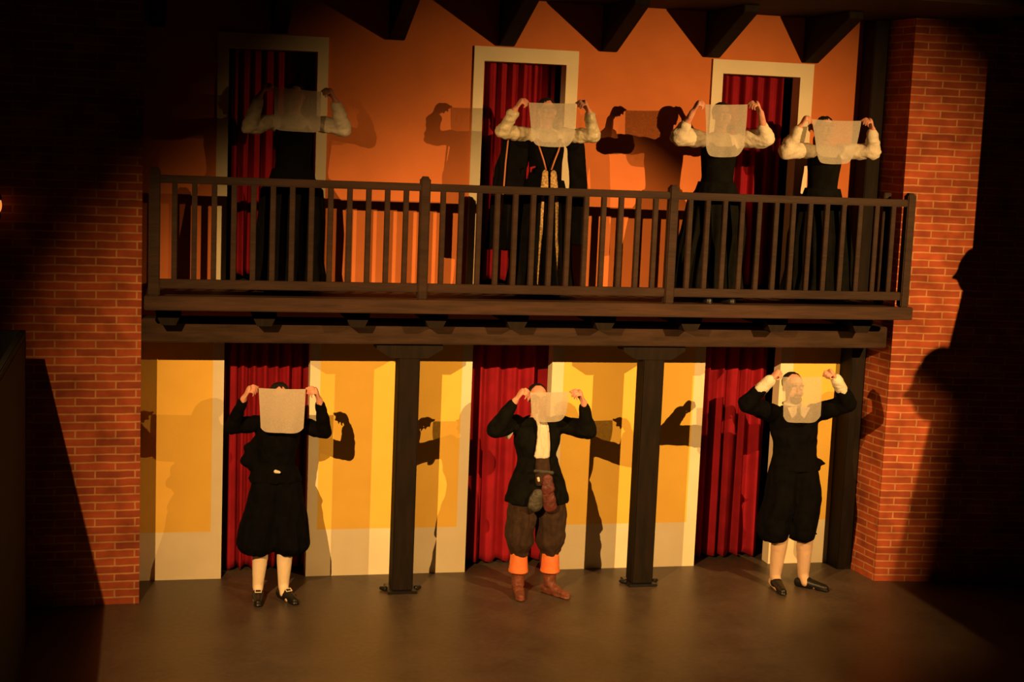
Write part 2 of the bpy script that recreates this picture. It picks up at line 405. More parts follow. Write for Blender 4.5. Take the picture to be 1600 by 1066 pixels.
# ---------------------------------------------------------------- curtains
def curtain(x0, x1, z0, z1, y, seed, label, group, nf):
    r = random.Random(seed); ph = [r.uniform(0, 6.28) for _ in range(6)]
    bm = bmesh.new(); NX, NZ = 150, 36; g = []
    for k in range(NZ+1):
        z = z0+(z1-z0)*k/NZ; t = k/NZ; row = []
        for i in range(NX+1):
            s = i/NX; x = x0+(x1-x0)*s
            a = s*nf*2*PI
            amp = .030+.012*(1-t)
            d = amp*math.sin(a+ph[0]+.6*math.sin(s*5+ph[1])+.35*(1-t)*math.sin(s*7+ph[4]))+.012*math.sin(a*1.9+ph[2]+1.2*t)+.010*math.sin(a*.45+ph[3])
            x += .008*(1-t)*math.sin(a*.7+ph[5])
            row.append(bm.verts.new((x, y+d, z+(.006*math.sin(a+ph[0]) if k == 0 else 0))))
        g.append(row)
    for k in range(NZ):
        for i in range(NX): bm.faces.new((g[k][i], g[k][i+1], g[k+1][i+1], g[k+1][i]))
    e = empty('stage_curtain', ((x0+x1)/2, y, z0), label, 'curtain', group)
    o = obj('drape', bm, 'curtain', e, True)
    sol = o.modifiers.new('s', 'SOLIDIFY'); sol.thickness = .004
    bm = bmesh.new(); tube(bm, [(x0-.08, y, z1-.01), (x1+.08, y, z1-.01)], .012); obj('rod', bm, 'black', e)
G = 'red curtains in the doorways'
curtain(-1.96+.02, -1.20, .03, 2.25, .24, 1, 'red curtain in the lower left doorway, behind the person with cream stockings', G, 8)
curtain(.125, .87, .03, 2.25, .24, 2, 'bright red curtain in the lower middle doorway, behind the person in the open jacket', G, 5)
curtain(2.26, 2.925, .03, 2.25, .24, 3, 'red curtain in the lower right doorway, beside the person with white cuffs', G, 5)
curtain(-1.94, -1.22, 2.53, 4.45, .24, 4, 'dark red curtain in the dim upper left doorway', G, 8)
curtain(.13, .80, 2.53, 4.45, .24, 5, 'red curtain in the upper middle doorway on the balcony', G, 7)
curtain(2.23, 2.89, 2.53, 4.45, .24, 6, 'red curtain in the upper right doorway on the balcony', G, 6)

# ---------------------------------------------------------------- people
def V3(*a): return Vector(a)
def hand_pieces(bm, P, E, med, s=1.0, fist=0.0):
    """palm, five curled fingers and a thumb pinching the point P; E is the elbow, med points to the other hand. Returns the wrist."""
    P, E, med = Vector(P), Vector(E), Vector(med).normalized()
    d = (P-E).normalized()
    d = (d+V3(0, 0, .25)).normalized()
    n = (med-d*med.dot(d)).normalized(); n = (n+V3(0, .15, 0)).normalized(); n = (n-d*n.dot(d)).normalized()
    w = d.cross(n)
    if w.y < 0: w = -w                                       # thumb on the side of the face
    L = lambda a, b, c: d*a*s+w*b*s+n*c*s
    kn = [(.088, .027), (.092, .009), (.088, -.010), (.080, -.028)]
    ln = [(.040, .025, .020), (.045, .028, .021), (.041, .026, .020), (.033, .020, .017)]
    cu = [(42, 48, 22), (62, 62, 30), (70, 66, 34), (76, 66, 36)]
    cu = [tuple(a+(18*fist) for a in c) for c in cu]
    fing = []
    for (a, b), l, c in zip(kn, ln, cu):
        pts = [L(a, b, 0)]; ang = 0
        for li, ci in zip(l, c):
            ang += math.radians(ci); pts.append(pts[-1]+(d*math.cos(ang)+n*math.sin(ang))*li*s)
        fing.append(pts)
    tip = fing[0][-1]
    W = P-tip-n*.004*s+w*.0
    th = [L(.022, .024, .006), L(.050, .047, .024), tip+w*.016*s-d*.020*s, tip+w*.013*s]
    th[2] = (th[1]+tip+w*.010*s)/2+w*.010*s+n*.004*s
    # palm
    cap(bm, W+L(.012, 0, 0), W+L(.080, 0, 0), .030*s, .038*s, flat=n, ff=.42)
    cap(bm, W+L(.020, .018, .008), W+L(.050, .026, .010), .017*s, .015*s)
    for i, pts in enumerate(fing):
        r = (.0098, .0098, .0094, .0082)[i]*s
        for k in range(3): cap(bm, W+pts[k], W+pts[k+1], r*(1-.08*k), r*(.92-.08*k), n=10)
    for k in range(3): cap(bm, W+th[k], W+th[k+1], (.013, .0115, .010)[k]*s, (.0115, .010, .009)[k]*s, n=10)
    cap(bm, W-d*.05*s, W+L(.015, 0, 0), .025*s, .028*s, flat=n, ff=.72)
    return W, d

def body(r, X, Y, z0, H, hx, arms, stance, sex='f', lean=0.0, fist=0.0, hair='up', beard=False, legs=True):
    """one continuous body: head, neck, trunk, arms with hands, legs. hx: x of the head; arms [(elbow, corner)] left then right in the picture"""
    s = H/1.75; T = z0+H
    sw = .165*s if sex == 'f' else .188*s
    bm = bmesh.new()
    hc = V3(hx, Y-.01, T-.115*s)
    ell(bm, hc+V3(0, .012, .018)*s, (.074*s, .092*s, .090*s))                     # skull
    ell(bm, hc+V3(0, -.026, -.040)*s, (.058*s, .062*s, .078*s))                   # face
    cap(bm, hc+V3(0, -.060, -.095)*s, hc+V3(0, -.066, -.100)*s, .022*s, .020*s)   # chin
    cap(bm, hc+V3(0, -.092, .004)*s, hc+V3(0, -.113, -.032)*s, .009*s, .013*s)    # nose
    for k in (-1, 1):
        cap(bm, hc+V3(k*.013, -.100, -.035)*s, hc+V3(k*.006, -.104, -.035)*s, .008*s, .008*s)
        cap(bm, hc+V3(k*.048, -.074, .020)*s, hc+V3(k*.018, -.090, .022)*s, .009*s, .009*s)   # brow ridge
        ell(bm, hc+V3(k*.077, .008, -.010)*s, (.009*s, .019*s, .031*s))           # ear
        cap(bm, hc+V3(k*.036, -.070, -.030)*s, hc+V3(k*.040, -.058, -.050)*s, .018*s, .018*s)  # cheek
    cap(bm, hc+V3(-.020, -.086, -.062)*s, hc+V3(.020, -.086, -.062)*s, .009*s, .009*s)         # mouth
    nb = V3((hx+X)/2+(hx-X)*.35, Y+.01, T-.29*s)
    cap(bm, hc+V3(0, .02, -.05)*s, nb, .052*s, .056*s)
    sz = T-.315*s
    xs = lambda t: X+(hx-X)*t
    loft(bm, [(T-.27*s, nb.x, Y+.01, .05*s, .05*s), (sz, nb.x, Y+.005, sw*.86, .075*s), (T-.40*s, xs(.75), Y, sw*.92, .105*s), (T-.50*s, xs(.7), Y-.005, sw*.86, .105*s),
              (T-.64*s, xs(.6), Y, .125*s, .088*s), (T-.74*s, xs(.5), Y, .140*s, .095*s), (T-.84*s, xs(.4), Y+.005, .162*s, .110*s), (T-.92*s, xs(.35), Y+.005, .150*s, .10*s)])
    info = {}
    for i, (E, P) in enumerate(arms):
        k = -1 if i == 0 else 1
        S = V3(nb.x+k*sw*.93, Y, sz-.012)
        Wp, d = hand_pieces(bm, P, E, (-k, -.1, 0), s*1.02, fist)
        cap(bm, S, Vector(E), .052*s, .041*s); cap(bm, Vector(E), Wp, .041*s, .027*s)
        info['lr'[i]] = (S, Vector(E), Wp, d)
    if legs:
        for k, (fx, fy, dx) in zip((-1, 1), stance):
            hip = V3(xs(.3)+k*.085*s, Y+.01, T-.90*s); kz = z0+.27*H
            kn = V3((hip.x*.45+fx*.55), (Y+fy)/2-.03, kz); an = V3(fx, fy+.02, z0+.085*s)
            cap(bm, hip, kn, .085*s, .055*s); cap(bm, kn, kn.lerp(an, .35)+V3(0, .018, 0), .052*s, .057*s); cap(bm, kn.lerp(an, .35)+V3(0, .018, 0), an, .056*s, .036*s)
            fa, fb = an-V3(0, -.03, .045*s), an+V3(dx*.12, -math.sqrt(max(.0144-(dx*.12)**2, .0001)), -.056*s)
            cap(bm, fa, fb, .032*s, .025*s)
            info['leg%d' % k] = (hip, kn, an); info['foot%d' % k] = (fa, fb)
    b = blob('body', bm, 'skin', r, .0062, 3)
    for k in (-1, 1):
        bm = bmesh.new(); ell(bm, hc+V3(k*.032, -.078, .004)*s, (.013*s, .010*s, .010*s)); obj('eye', bm, 'eye', b, True)
        bm = bmesh.new(); cap(bm, hc+V3(k*.018, -.100, .026)*s, hc+V3(k*.050, -.082, .026)*s, .005*s, .004*s); obj('eyebrow', bm, 'hair', b, True)
    bm = bmesh.new(); cap(bm, hc+V3(-.022, -.091, -.062)*s, hc+V3(.022, -.091, -.062)*s, .007*s, .007*s); obj('lips', bm, 'lips', b, True)
    bm = bmesh.new()
    if hair == 'up':
        ell(bm, hc+V3(0, .026, .030)*s, (.084*s, .094*s, .090*s)); ell(bm, hc+V3(0, .105, .03)*s, (.042*s, .038*s, .042*s))
    elif hair == 'long':
        ell(bm, hc+V3(0, .026, .030)*s, (.084*s, .094*s, .090*s)); cap(bm, hc+V3(0, .075, 0)*s, hc+V3(0, .085, -.20)*s, .070*s, .045*s, flat=(0, 1, 0), ff=.6)
    else:
        ell(bm, hc+V3(0, .036, .034)*s, (.080*s, .088*s, .082*s))
    info['hair'] = blob('hair', bm, 'hair', r, .009, 3, .004, (60, 60, 14))
    if beard:
        bm = bmesh.new(); ell(bm, hc+V3(0, -.058, -.088)*s, (.050*s, .042*s, .042*s)); cap(bm, hc+V3(-.024, -.094, -.052)*s, hc+V3(.024, -.094, -.052)*s, .009*s, .009*s)
        blob('beard', bm, 'hair', r, .007, 2, .003, (70, 70, 30))
    info.update(dict(hc=hc, nb=nb, sw=sw, s=s, T=T, sz=sz, xs=xs, Y=Y, z0=z0)); return info

def sleeve(bm, I, k, r0, r1, r2, stop=1.0):
    S, E, W, d = I[k]
    cap(bm, S, E, r0, r1); q = E.lerp(W, stop); cap(bm, E, q, r1, r2)
    return q

def trunk_sec(I, g=.018, zb=.92, top=.275):
    s, T, Y, sw, xs, nb = I['s'], I['T'], I['Y'], I['sw'], I['xs'], I['nb']
    L = [(top, nb.x, .01, .075, .065), (.315, nb.x, .005, sw*.88/s, .082), (.40, xs(.75), 0, sw*.92/s, .108), (.50, xs(.7), -.005, sw*.86/s, .110), (.64, xs(.6), 0, .122, .092), (.74, xs(.5), 0, .140, .10), (.84, xs(.4), .005, .165, .115), (.92, xs(.35), .005, .165, .11)]
    return [(T-a*s, x, Y+y, rx*s+g, ry*s+g) for a, x, y, rx, ry in L if a <= zb]

def cloth(label, a, b, bl, br, cb, m, Y, sag=.006, rnd=.06):
    """sheet hung between two hands: a, b upper corners; bl, br lower corners; cb middle of the lower edge"""
    a, b, bl, br, cb = map(Vector, (a, b, bl, br, cb))
    e = empty('gauze_cloth', ((a+b)/2), label, 'cloth', 'white cloths held up in front of the faces')
    N = 26; bm = bmesh.new(); g = []
    for j in range(N+1):
        t = j/N; row = []
        for i in range(N+1):
            u = i/N
            top = a.lerp(b, u)-V3(0, 0, sag*4*u*(1-u))
            mid = bl.lerp(br, u); low = mid+(cb-bl.lerp(br, .5))*(4*u*(1-u))**.6
            # rounded lower corners
            c = abs(2*u-1); cut = rnd*max(0, (c-.62)/.38)**2.2
            low = low+V3(0, 0, cut)
            p = top.lerp(low, t)
            p += V3(0, -.006*math.sin(u*9+1.3)*t-.004*math.sin(u*17+2*t)*t-.010*math.sin(t*PI), 0)
            row.append(bm.verts.new(p))
        g.append(row)
    for j in range(N):
        for i in range(N): bm.faces.new((g[j][i], g[j][i+1], g[j+1][i+1], g[j+1][i]))
    obj('fabric', bm, m, e, True)
    return e

def shoe(r, x, y, z, dx, m, ln=.25, name='shoe'):
    """low shoe pointing mostly at the audience, turned sideways by dx"""
    bm = bmesh.new(); f = V3(dx, -math.sqrt(1-dx*dx), 0); c = V3(x, y, z)
    cap(bm, c-f*.045+V3(0, 0, .040), c+f*.03+V3(0, 0, .050), .043, .050)
    cap(bm, c+f*.03+V3(0, 0, .048), c+f*(ln-.075)+V3(0, 0, .030), .050, .032, flat=(0, 0, 1), ff=.92)
    cap(bm, c-f*.05+V3(0, 0, .010), c+f*(ln-.07)+V3(0, 0, .010), .034, .036, flat=(0, 0, 1), ff=.28)
    return blob(name, bm, m, r, .008, 2)

# ---- lower left: woman in black jacket and full black breeches
def woman_black():
    X, Y = -1.575, -.56
    r = empty('person', (X, Y, 0), 'person in black jacket and wide black knee breeches holding an opaque cloth, cream stockings', 'person')
    a, b = (-1.733, -.78, 1.750), (-1.369, -.78, 1.742)
    I = body(r, X, Y, 0, 1.755, -1.553, [((-1.920, -.62, 1.415), a), ((-1.196, -.62, 1.372), b)], [(-1.695, -.60, -.08), (-1.49, -.60, .30)])
    bm = bmesh.new(); loft(bm, trunk_sec(I, .022, .74))
    c = I['xs'](.5)
    loft(bm, [(1.08, c, Y, .165, .125), (1.03, c-.005, Y, .195, .14), (.985, c-.01, Y, .215, .15), (.96, c-.01, Y, .21, .148)])
    for k in 'lr': sleeve(bm, I, k, .066, .062, .040, .86)
    cap(bm, (-1.78, Y+.02, 1.22), (-1.74, Y+.02, 1.10), .045, .06); cap(bm, (-1.70, Y+.03, 1.30), (-1.80, Y+.02, 1.12), .05, .05)
    jk = blob('jacket', bm, 'blackcloth', r, .012, 4, .010, (16, 16, 9), 1)
    bm = bmesh.new()
    for q in range(5): bx(bm, -.004, .004, -.004, .004, -.004, .004) if False else None
    cap(bm, (-1.585, -.725, 1.075), (-1.555, -.725, 1.068), .016, .012, flat=(0, 1, 0), ff=.5); blob('lace_trim', bm, 'shirt', jk, .005, 1)
    bm = bmesh.new()
    for k in (-1, 1):
        loft(bm, [(1.02, c+k*.055, Y, .12, .13), (.88, c+k*.080, Y, .135, .145), (.70, c-.005+k*.105, Y, .145, .16), (.54, c-.015+k*.125, Y-.005, .158, .17), (.44, c-.015+k*.132, Y-.01, .162, .17), (.395, c-.015+k*.130, Y-.01, .140, .145), (.368, c-.015+k*.12, Y-.01, .085, .09)],
             n=56, fn=lambda t, z: 1+.045*math.sin(9*t+1)*(min(1, max(0, (1.0-z)*2.2))))
    blob('knee_breeches', bm, 'blackcloth', r, .012, 3, .012, (14, 14, 4), 2)
    for k, dx in ((-1, -.05), (1, .42)):
        h, kn, an = I['leg%d' % k]; bm = bmesh.new()
        cap(bm, kn+V3(0, 0, -.01), kn.lerp(an, .35)+V3(0, .018, 0), .060, .064); cap(bm, kn.lerp(an, .35)+V3(0, .018, 0), an+V3(0, 0, .01), .063, .043); cap(bm, an+V3(0, 0, .02), an+V3(0, -.06, -.03), .042, .036); cap(bm, an+V3(0, -.02, -.035), an+V3(dx*.10, -.10, -.045), .040, .034)
        fa, fb = I['foot%d' % k]; cap(bm, fa, fb, .041, .036)
        blob('stocking', bm, 'stocking', r, .009, 2, .002, (20, 20, 10))
    for (x, y, dx) in ((-1.695, -.60, -.05), (-1.49, -.60, .42)):
        sh = shoe(r, x, y, 0, dx, 'shoe', .25)
        f = V3(dx, -math.sqrt(1-dx*dx), 0); bm = bmesh.new(); c0 = V3(x, y, .092)+f*.075; sd = V3(-f.y, f.x, 0)
        P = [c0-sd*.024-f*.014+V3(0, 0, .008), c0+sd*.024-f*.014+V3(0, 0, .008), c0+sd*.024+f*.014-V3(0, 0, .006), c0-sd*.024+f*.014-V3(0, 0, .006)]
        for i in range(4): cap(bm, P[i], P[(i+1) % 4], .004, .004, n=8)
        obj('buckle', bm, 'metal', sh, True)
    cloth('opaque off white cloth held square by the person in cream stockings', a, b, (-1.712, -.78, 1.409), (-1.380, -.78, 1.399), (-1.549, -.78, 1.393), 'densegauze', -.8, .004, .03)
woman_black()

# ---- lower middle: man in open black jacket, cream jabot, brown breeches, orange cuffs, brown boots
def man_jacket():
    X, Y = .572, -.64
    r = empty('person', (X, Y, 0), 'person in open black jacket with cream neckcloth, brown breeches and orange boot cuffs', 'person')
    a, b = (.409, -.88, 1.735), (.728, -.88, 1.740)
    I = body(r, X, Y, 0, 1.765, .537, [((.160, -.80, 1.42), a), ((.928, -.80, 1.408), (.742, -.88, 1.735))], [(.43, -.66, -.05), (.705, -.68, .45)], 'm', hair='short')
    s = I['s']
    bm = bmesh.new(); loft(bm, trunk_sec(I, .026, .64))
    loft(bm, [(1.16, .56, Y, .168, .135), (1.05, .565, Y, .19, .15), (.92, .57, Y, .235, .165), (.82, .575, Y, .27, .175), (.775, .575, Y, .272, .175)], n=40, fn=lambda t, z: 1+.03*math.sin(7*t)*max(0, 1.1-z)*3)
    for k in 'lr': sleeve(bm, I, k, .075, .076, .046, .84)
    jk = blob('jacket', bm, 'greencloth', r, .012, 4, .011, (14, 14, 8), 5)
    bm = bmesh.new()                                             # neckcloth falling over the chest
    loft(bm, [(1.50, .548, Y-.118, .030, .022), (1.44, .556, Y-.140, .045, .024), (1.34, .562, Y-.148, .052, .022), (1.24, .560, Y-.150, .060, .022), (1.19, .555, Y-.152, .064, .020), (1.175, .555, Y-.152, .05, .015)], n=40,
         fn=lambda t, z: 1+.10*math.sin(7*t+z*6))
    blob('neckcloth', bm, 'shirt', r, .006, 2, .005, (50, 50, 8), 3)
    bm = bmesh.new(); cap(bm, (.515, Y-.105, 1.52), (.530, Y-.145, 1.40), .022, .012, flat=(0, 1, 0), ff=.6); blob('shirt_collar', bm, 'shirt', r, .006, 1)
    bm = bmesh.new(); cap(bm, (.325, Y-.085, 1.44), (.285, Y-.075, 1.34), .024, .022); blob('shirt_sleeve', bm, 'shirt', r, .007, 2, .003, (40, 40, 10))
    # front of the waist: dark waistcoat, belt, hanging pouches
    bm = bmesh.new(); loft(bm, [(1.185, .565, Y-.135, .055, .03), (1.08, .57, Y-.145, .065, .035), (.98, .575, Y-.16, .07, .035), (.95, .575, Y-.16, .06, .03)], n=24); blob('waistcoat', bm, 'brownwool', r, .008, 2, .004, (30, 30, 20))
    bm = bmesh.new(); cap(bm, (.50, Y-.175, 1.075), (.64, Y-.18, 1.06), .017, .017, flat=(0, 1, 0), ff=.5); bl = blob('belt', bm, 'greyleather', r, .006, 1)
    bm = bmesh.new(); cap(bm, (.52, Y-.20, 1.02), (.525, Y-.20, 1.0), .012, .010); obj('buckle', bm, 'metal', bl, True)
    bm = bmesh.new(); cap(bm, (.60, Y-.19, 1.01), (.605, Y-.195, .93), .045, .058, flat=(0, 1, 0), ff=.5); blob('pouch', bm, 'maroon', r, .007, 2, .006, (30, 30, 20), 3)
    bm = bmesh.new(); cap(bm, (.525, Y-.185, .88), (.505, Y-.19, .80), .055, .065, flat=(0, 1, 0), ff=.5); blob('pouch', bm, 'greyleather', r, .007, 2, .006, (30, 30, 20), 8)
    bm = bmesh.new(); cap(bm, (.615, Y-.19, .87), (.63, Y-.19, .79), .055, .06, flat=(0, 1, 0), ff=.5); blob('pouch', bm, 'maroon', r, .007, 2, .006, (30, 30, 20), 11)
    bm = bmesh.new()
    for k, fx in ((-1, .435), (1, .69)):
        h, kn, an = I['leg%d' % k]
        loft(bm, [(.92, .575+k*.07, Y, .13, .135), (.80, .575+k*.105, Y, .125, .14), (.66, (.575+k*.125)*.6+fx*.4, Y-.01, .122, .145), (.52, fx+k*.01, Y-.015, .118, .138), (.44, fx, Y-.02, .115, .130), (.385, fx, Y-.02, .10, .105), (.36, fx, Y-.02, .082, .085), (.335, fx, Y-.02, .08, .082)], n=40,
             fn=lambda t, z: 1+.03*math.sin(8*t+3*z))
    blob('knee_breeches', bm, 'brownwool', r, .011, 3, .016, (15, 15, 7), 9)
    for k, fx, fy, dx in ((-1, .432, -.665, -.10), (1, .700, -.68, .55)):
        bm = bmesh.new(); loft(bm, [(.355, fx, fy+.01, .070, .072), (.30, fx, fy+.01, .073, .075), (.245, fx, fy+.01, .077, .079), (.185, fx, fy+.01, .084, .086)], n=32); blob('boot_cuff', bm, 'orangecuff', r, .008, 1, .002, (20, 20, 20))
        bm = bmesh.new(); f = V3(dx, -math.sqrt(1-dx*dx), 0); c0 = V3(fx, fy, 0)
        loft(bm, [(.24, fx, fy+.01, .060, .062), (.14, fx, fy+.01, .052, .058), (.07, fx, fy, .050, .060)], n=24)
        cap(bm, c0-f*.04+V3(0, 0, .045), c0+f*.08+V3(0, 0, .045), .046, .044); cap(bm, c0+f*.06+V3(0, 0, .042), c0+f*.19+V3(0, 0, .032), .044, .032, flat=(0, 0, 1), ff=.85)
        cap(bm, c0-f*.05+V3(0, 0, .011), c0+f*.185+V3(0, 0, .011), .040, .042, flat=(0, 0, 1), ff=.26)
        blob('boot', bm, 'boot', r, .008, 2, .006, (26, 26, 22), 4+k)
    cloth('small short cloth with curved lower edge held by the person in the open jacket', a, b, (.424, -.88, 1.525), (.727, -.88, 1.538), (.579, -.88, 1.491), 'thickgauze', -.88, .002, .055)
man_jacket()

# ---- lower right: man in black doublet and breeches, white cuffs
def man_doublet():
    X, Y = 2.853, -.74
    r = empty('person', (X, Y, 0), 'person in black doublet and knee breeches with white cuffs and bare looking legs', 'person')
    a, b = (2.516, -1.0, 1.888), (2.869, -1.0, 1.892)
    I = body(r, X, Y, 0, 1.885, 2.735, [((2.245, -.93, 1.652), (2.50, -1.0, 1.885)), ((3.160, -.93, 1.652), (2.885, -1.0, 1.89))], [(2.705, -.72, -.10), (2.965, -.72, .60)], 'm', fist=.9, hair='short', beard=True)
    bm = bmesh.new(); loft(bm, trunk_sec(I, .028, .74))
    c = I['xs'](.5)
    loft(bm, [(1.45, I['xs'](.7), Y, .185, .13), (1.30, c, Y, .185, .14), (1.16, c, Y, .195, .145), (1.10, c+.005, Y, .212, .155), (1.06, c+.01, Y, .222, .16), (1.045, c+.01, Y, .215, .155)])
    for k in 'lr': sleeve(bm, I, k, .082, .076, .056, .62)
    cap(bm, (c+.20, Y-.02, 1.12), (c+.265, Y-.02, 1.10), .030, .016)
    blob('doublet', bm, 'blackcloth', r, .012, 4, .010, (13, 13, 8), 21)
    for k in 'lr':
        S, E, W, d = I[k]; bm = bmesh.new(); p, q = E.lerp(W, .60), E.lerp(W, 1.02)
        cap(bm, p, q, .056, .050); blob('cuff', bm, 'shirt', r, .008, 2, .004, (30, 30, 30), 2)
    hc = I['hc']
    bm = bmesh.new()
    for k in (-1, 1):
        prism(bm, [(hc.x+k*.012, hc.z-.135), (hc.x+k*.105, hc.z-.150), (hc.x+k*.055, hc.z-.250), (hc.x+k*.020, hc.z-.215)], 'y', Y-.150, Y-.140)
    ell(bm, (hc.x, Y+.0, hc.z-.145), (.085, .085, .030))
    blob('collar', bm, 'shirt', r, .007, 1, .002, (20, 20, 20))
    bm = bmesh.new()
    for k in (-1, 1):
        fx = 2.765+k*.128+.0
        loft(bm, [(1.12, c+k*.06, Y, .13, .14), (1.0, c+k*.085, Y, .14, .15), (.80, c+.01+k*.11, Y, .14, .155), (.60, fx, Y, .135, .15), (.50, fx, Y, .13, .145), (.45, fx+k*.0, Y-.01, .112, .12), (.425, fx, Y-.01, .08, .085)], n=44, fn=lambda t, z: 1+.03*math.sin(8*t))
    cap(bm, (2.98, Y-.02, .50), (3.03, Y-.03, .485), .022, .014)
    blob('knee_breeches', bm, 'blackcloth', r, .012, 3, .012, (13, 13, 5), 23)
    for k, dx in ((-1, -.08), (1, .70)):
        h, kn, an = I['leg%d' % k]; bm = bmesh.new()
        cap(bm, kn+V3(0, 0, .0), kn.lerp(an, .35)+V3(0, .018, 0), .067, .072); cap(bm, kn.lerp(an, .35)+V3(0, .018, 0), an+V3(0, 0, .01), .071, .048); cap(bm, an+V3(0, 0, .02), an+V3(0, -.05, -.04), .047, .038); cap(bm, an+V3(0, -.02, -.04), an+V3(dx*.11, -.09, -.052), .043, .036)
        fa, fb = I['foot%d' % k]; cap(bm, fa, fb, .044, .038)
        blob('stocking', bm, 'hose', r, .009, 2, .002, (20, 20, 10))
    shoe(r, 2.705, -.72, 0, -.08, 'shoe', .27); shoe(r, 2.965, -.72, 0, .70, 'shoe', .27)
    cloth('sheer cloth with dark bearded face behind it, held by the person with white cuffs', a, b, (2.545, -1.0, 1.520), (2.885, -1.0, 1.520), (2.714, -1.0, 1.501), 'sheergauze', -1.0, .004, .04)
man_doublet()

# ---- women on the balcony
def skirt(I, X, Y, z0, wr, hr, zt, m, np=18, amp=.06, seed=0, dx=0, hip=None):
    r_ = random.Random(seed); ph = r_.uniform(0, 6)
    s = I['s']; T = I['T']; c = I['xs'](.5)
    hip = hip or wr*1.35
    sec = [(zt, c, Y, wr, wr*.78), (zt-.07, c, Y, wr*1.12, wr*.92), (zt-.16, c+dx*.15, Y, hip, hip*.85), (zt-.40, c+dx*.4, Y, (hip+hr)*.48, (hip+hr)*.44), (zt-.70, X+dx*.8, Y, hr*.90, hr*.85), (z0+.10, X+dx, Y, hr, hr*.92), (z0+.03, X+dx, Y, hr*.99, hr*.91)]
    bm = bmesh.new()
    sec2 = []
    for (a, b) in zip(sec, sec[1:]):
        for k in range(5): sec2.append(tuple(u+(v-u)*k/5 for u, v in zip(a, b)))
    sec2.append(sec[-1])
    loft(bm, sec2, n=216, fn=lambda t, z: 1+amp*min(1, max(0, (zt-z)/.5))*(math.sin(np*t+ph+1.2*math.sin(2*t))+.4*math.sin(np*.5*t+ph)))
    return bm
def upper(label, X, hx, H, a, b, el, er, kind, Y):
    z0 = ZD
    r = empty('person', (X, Y, z0), label, 'person')
    I = body(r, X, Y, z0, H, hx, [(el, a), (er, b)], [(X-.08, Y, -.1), (X+.09, Y, .15)], hair='up' if kind != 'dim' else 'long')
    s = I['s']; T = I['T']; c = I['xs'](.6)
    bm = bmesh.new()
    q = {}
    if kind == 'puff':
        for k in 'lr':
            S, E, W, d = I[k]
            cap(bm, S, S.lerp(E, .5), .062, .072); cap(bm, S.lerp(E, .4), E, .074, .078); cap(bm, E, E.lerp(W, .42), .078, .052)
    elif kind == 'satin':
        for k in 'lr':
            S, E, W, d = I[k]
            cap(bm, S, S.lerp(E, .45), .060, .060); ell(bm, S.lerp(E, .62), (.066, .062, .066)); cap(bm, S.lerp(E, .7), E, .058, .062); cap(bm, E, E.lerp(W, .60), .060, .044); cap(bm, E.lerp(W, .62), E.lerp(W, .78), .046, .052)
    else:
        for k in 'lr': sleeve(bm, I, k, .064, .074 if kind == 'loose' else .066, .046, .82)
    loft(bm, [(T-.262*s, I['nb'].x, Y+.005, .062, .060), (T-.31*s, I['nb'].x, Y, I['sw']*.93, .092), (T-.40*s, c, Y-.002, I['sw']*.97, .118), (T-.46*s, c, Y-.002, I['sw']*.93, .118)], n=28)
    bl_m = blob('blouse', bm, 'satin' if kind == 'satin' else 'shirt', r, .011, 3, .012 if kind != 'satin' else .011, (12, 12, 22) if kind != 'satin' else (16, 16, 26), X)
    m = 'greencloth' if kind in ('puff', 'loose') else 'blackcloth'
    bm = bmesh.new(); loft(bm, [(T-.385*s, c, Y-.004, I['sw']*.985, .126), (T-.46*s, c, Y-.006, I['sw']*.98, .132), (T-.54*s, c, Y-.004, .152*s, .122), (T-.66*s, c, Y, .142*s, .116), (T-.74*s, c, Y, .158*s, .124), (T-.80*s, c, Y, .176*s, .13)], n=36)
    for k in (-1, 1): cap(bm, (c+k*.085*s, Y-.10, T-.40*s), (I['nb'].x+k*.115*s, Y+.0, T-.295*s), .022, .022, flat=(0, 1, 0), ff=.6); cap(bm, (I['nb'].x+k*.115*s, Y+.0, T-.295*s), (c+k*.085*s, Y+.10, T-.40*s), .022, .022)
    blob('bodice', bm, m, r, .010, 2, .003, (12, 12, 5), X+3)
    return r, I, m

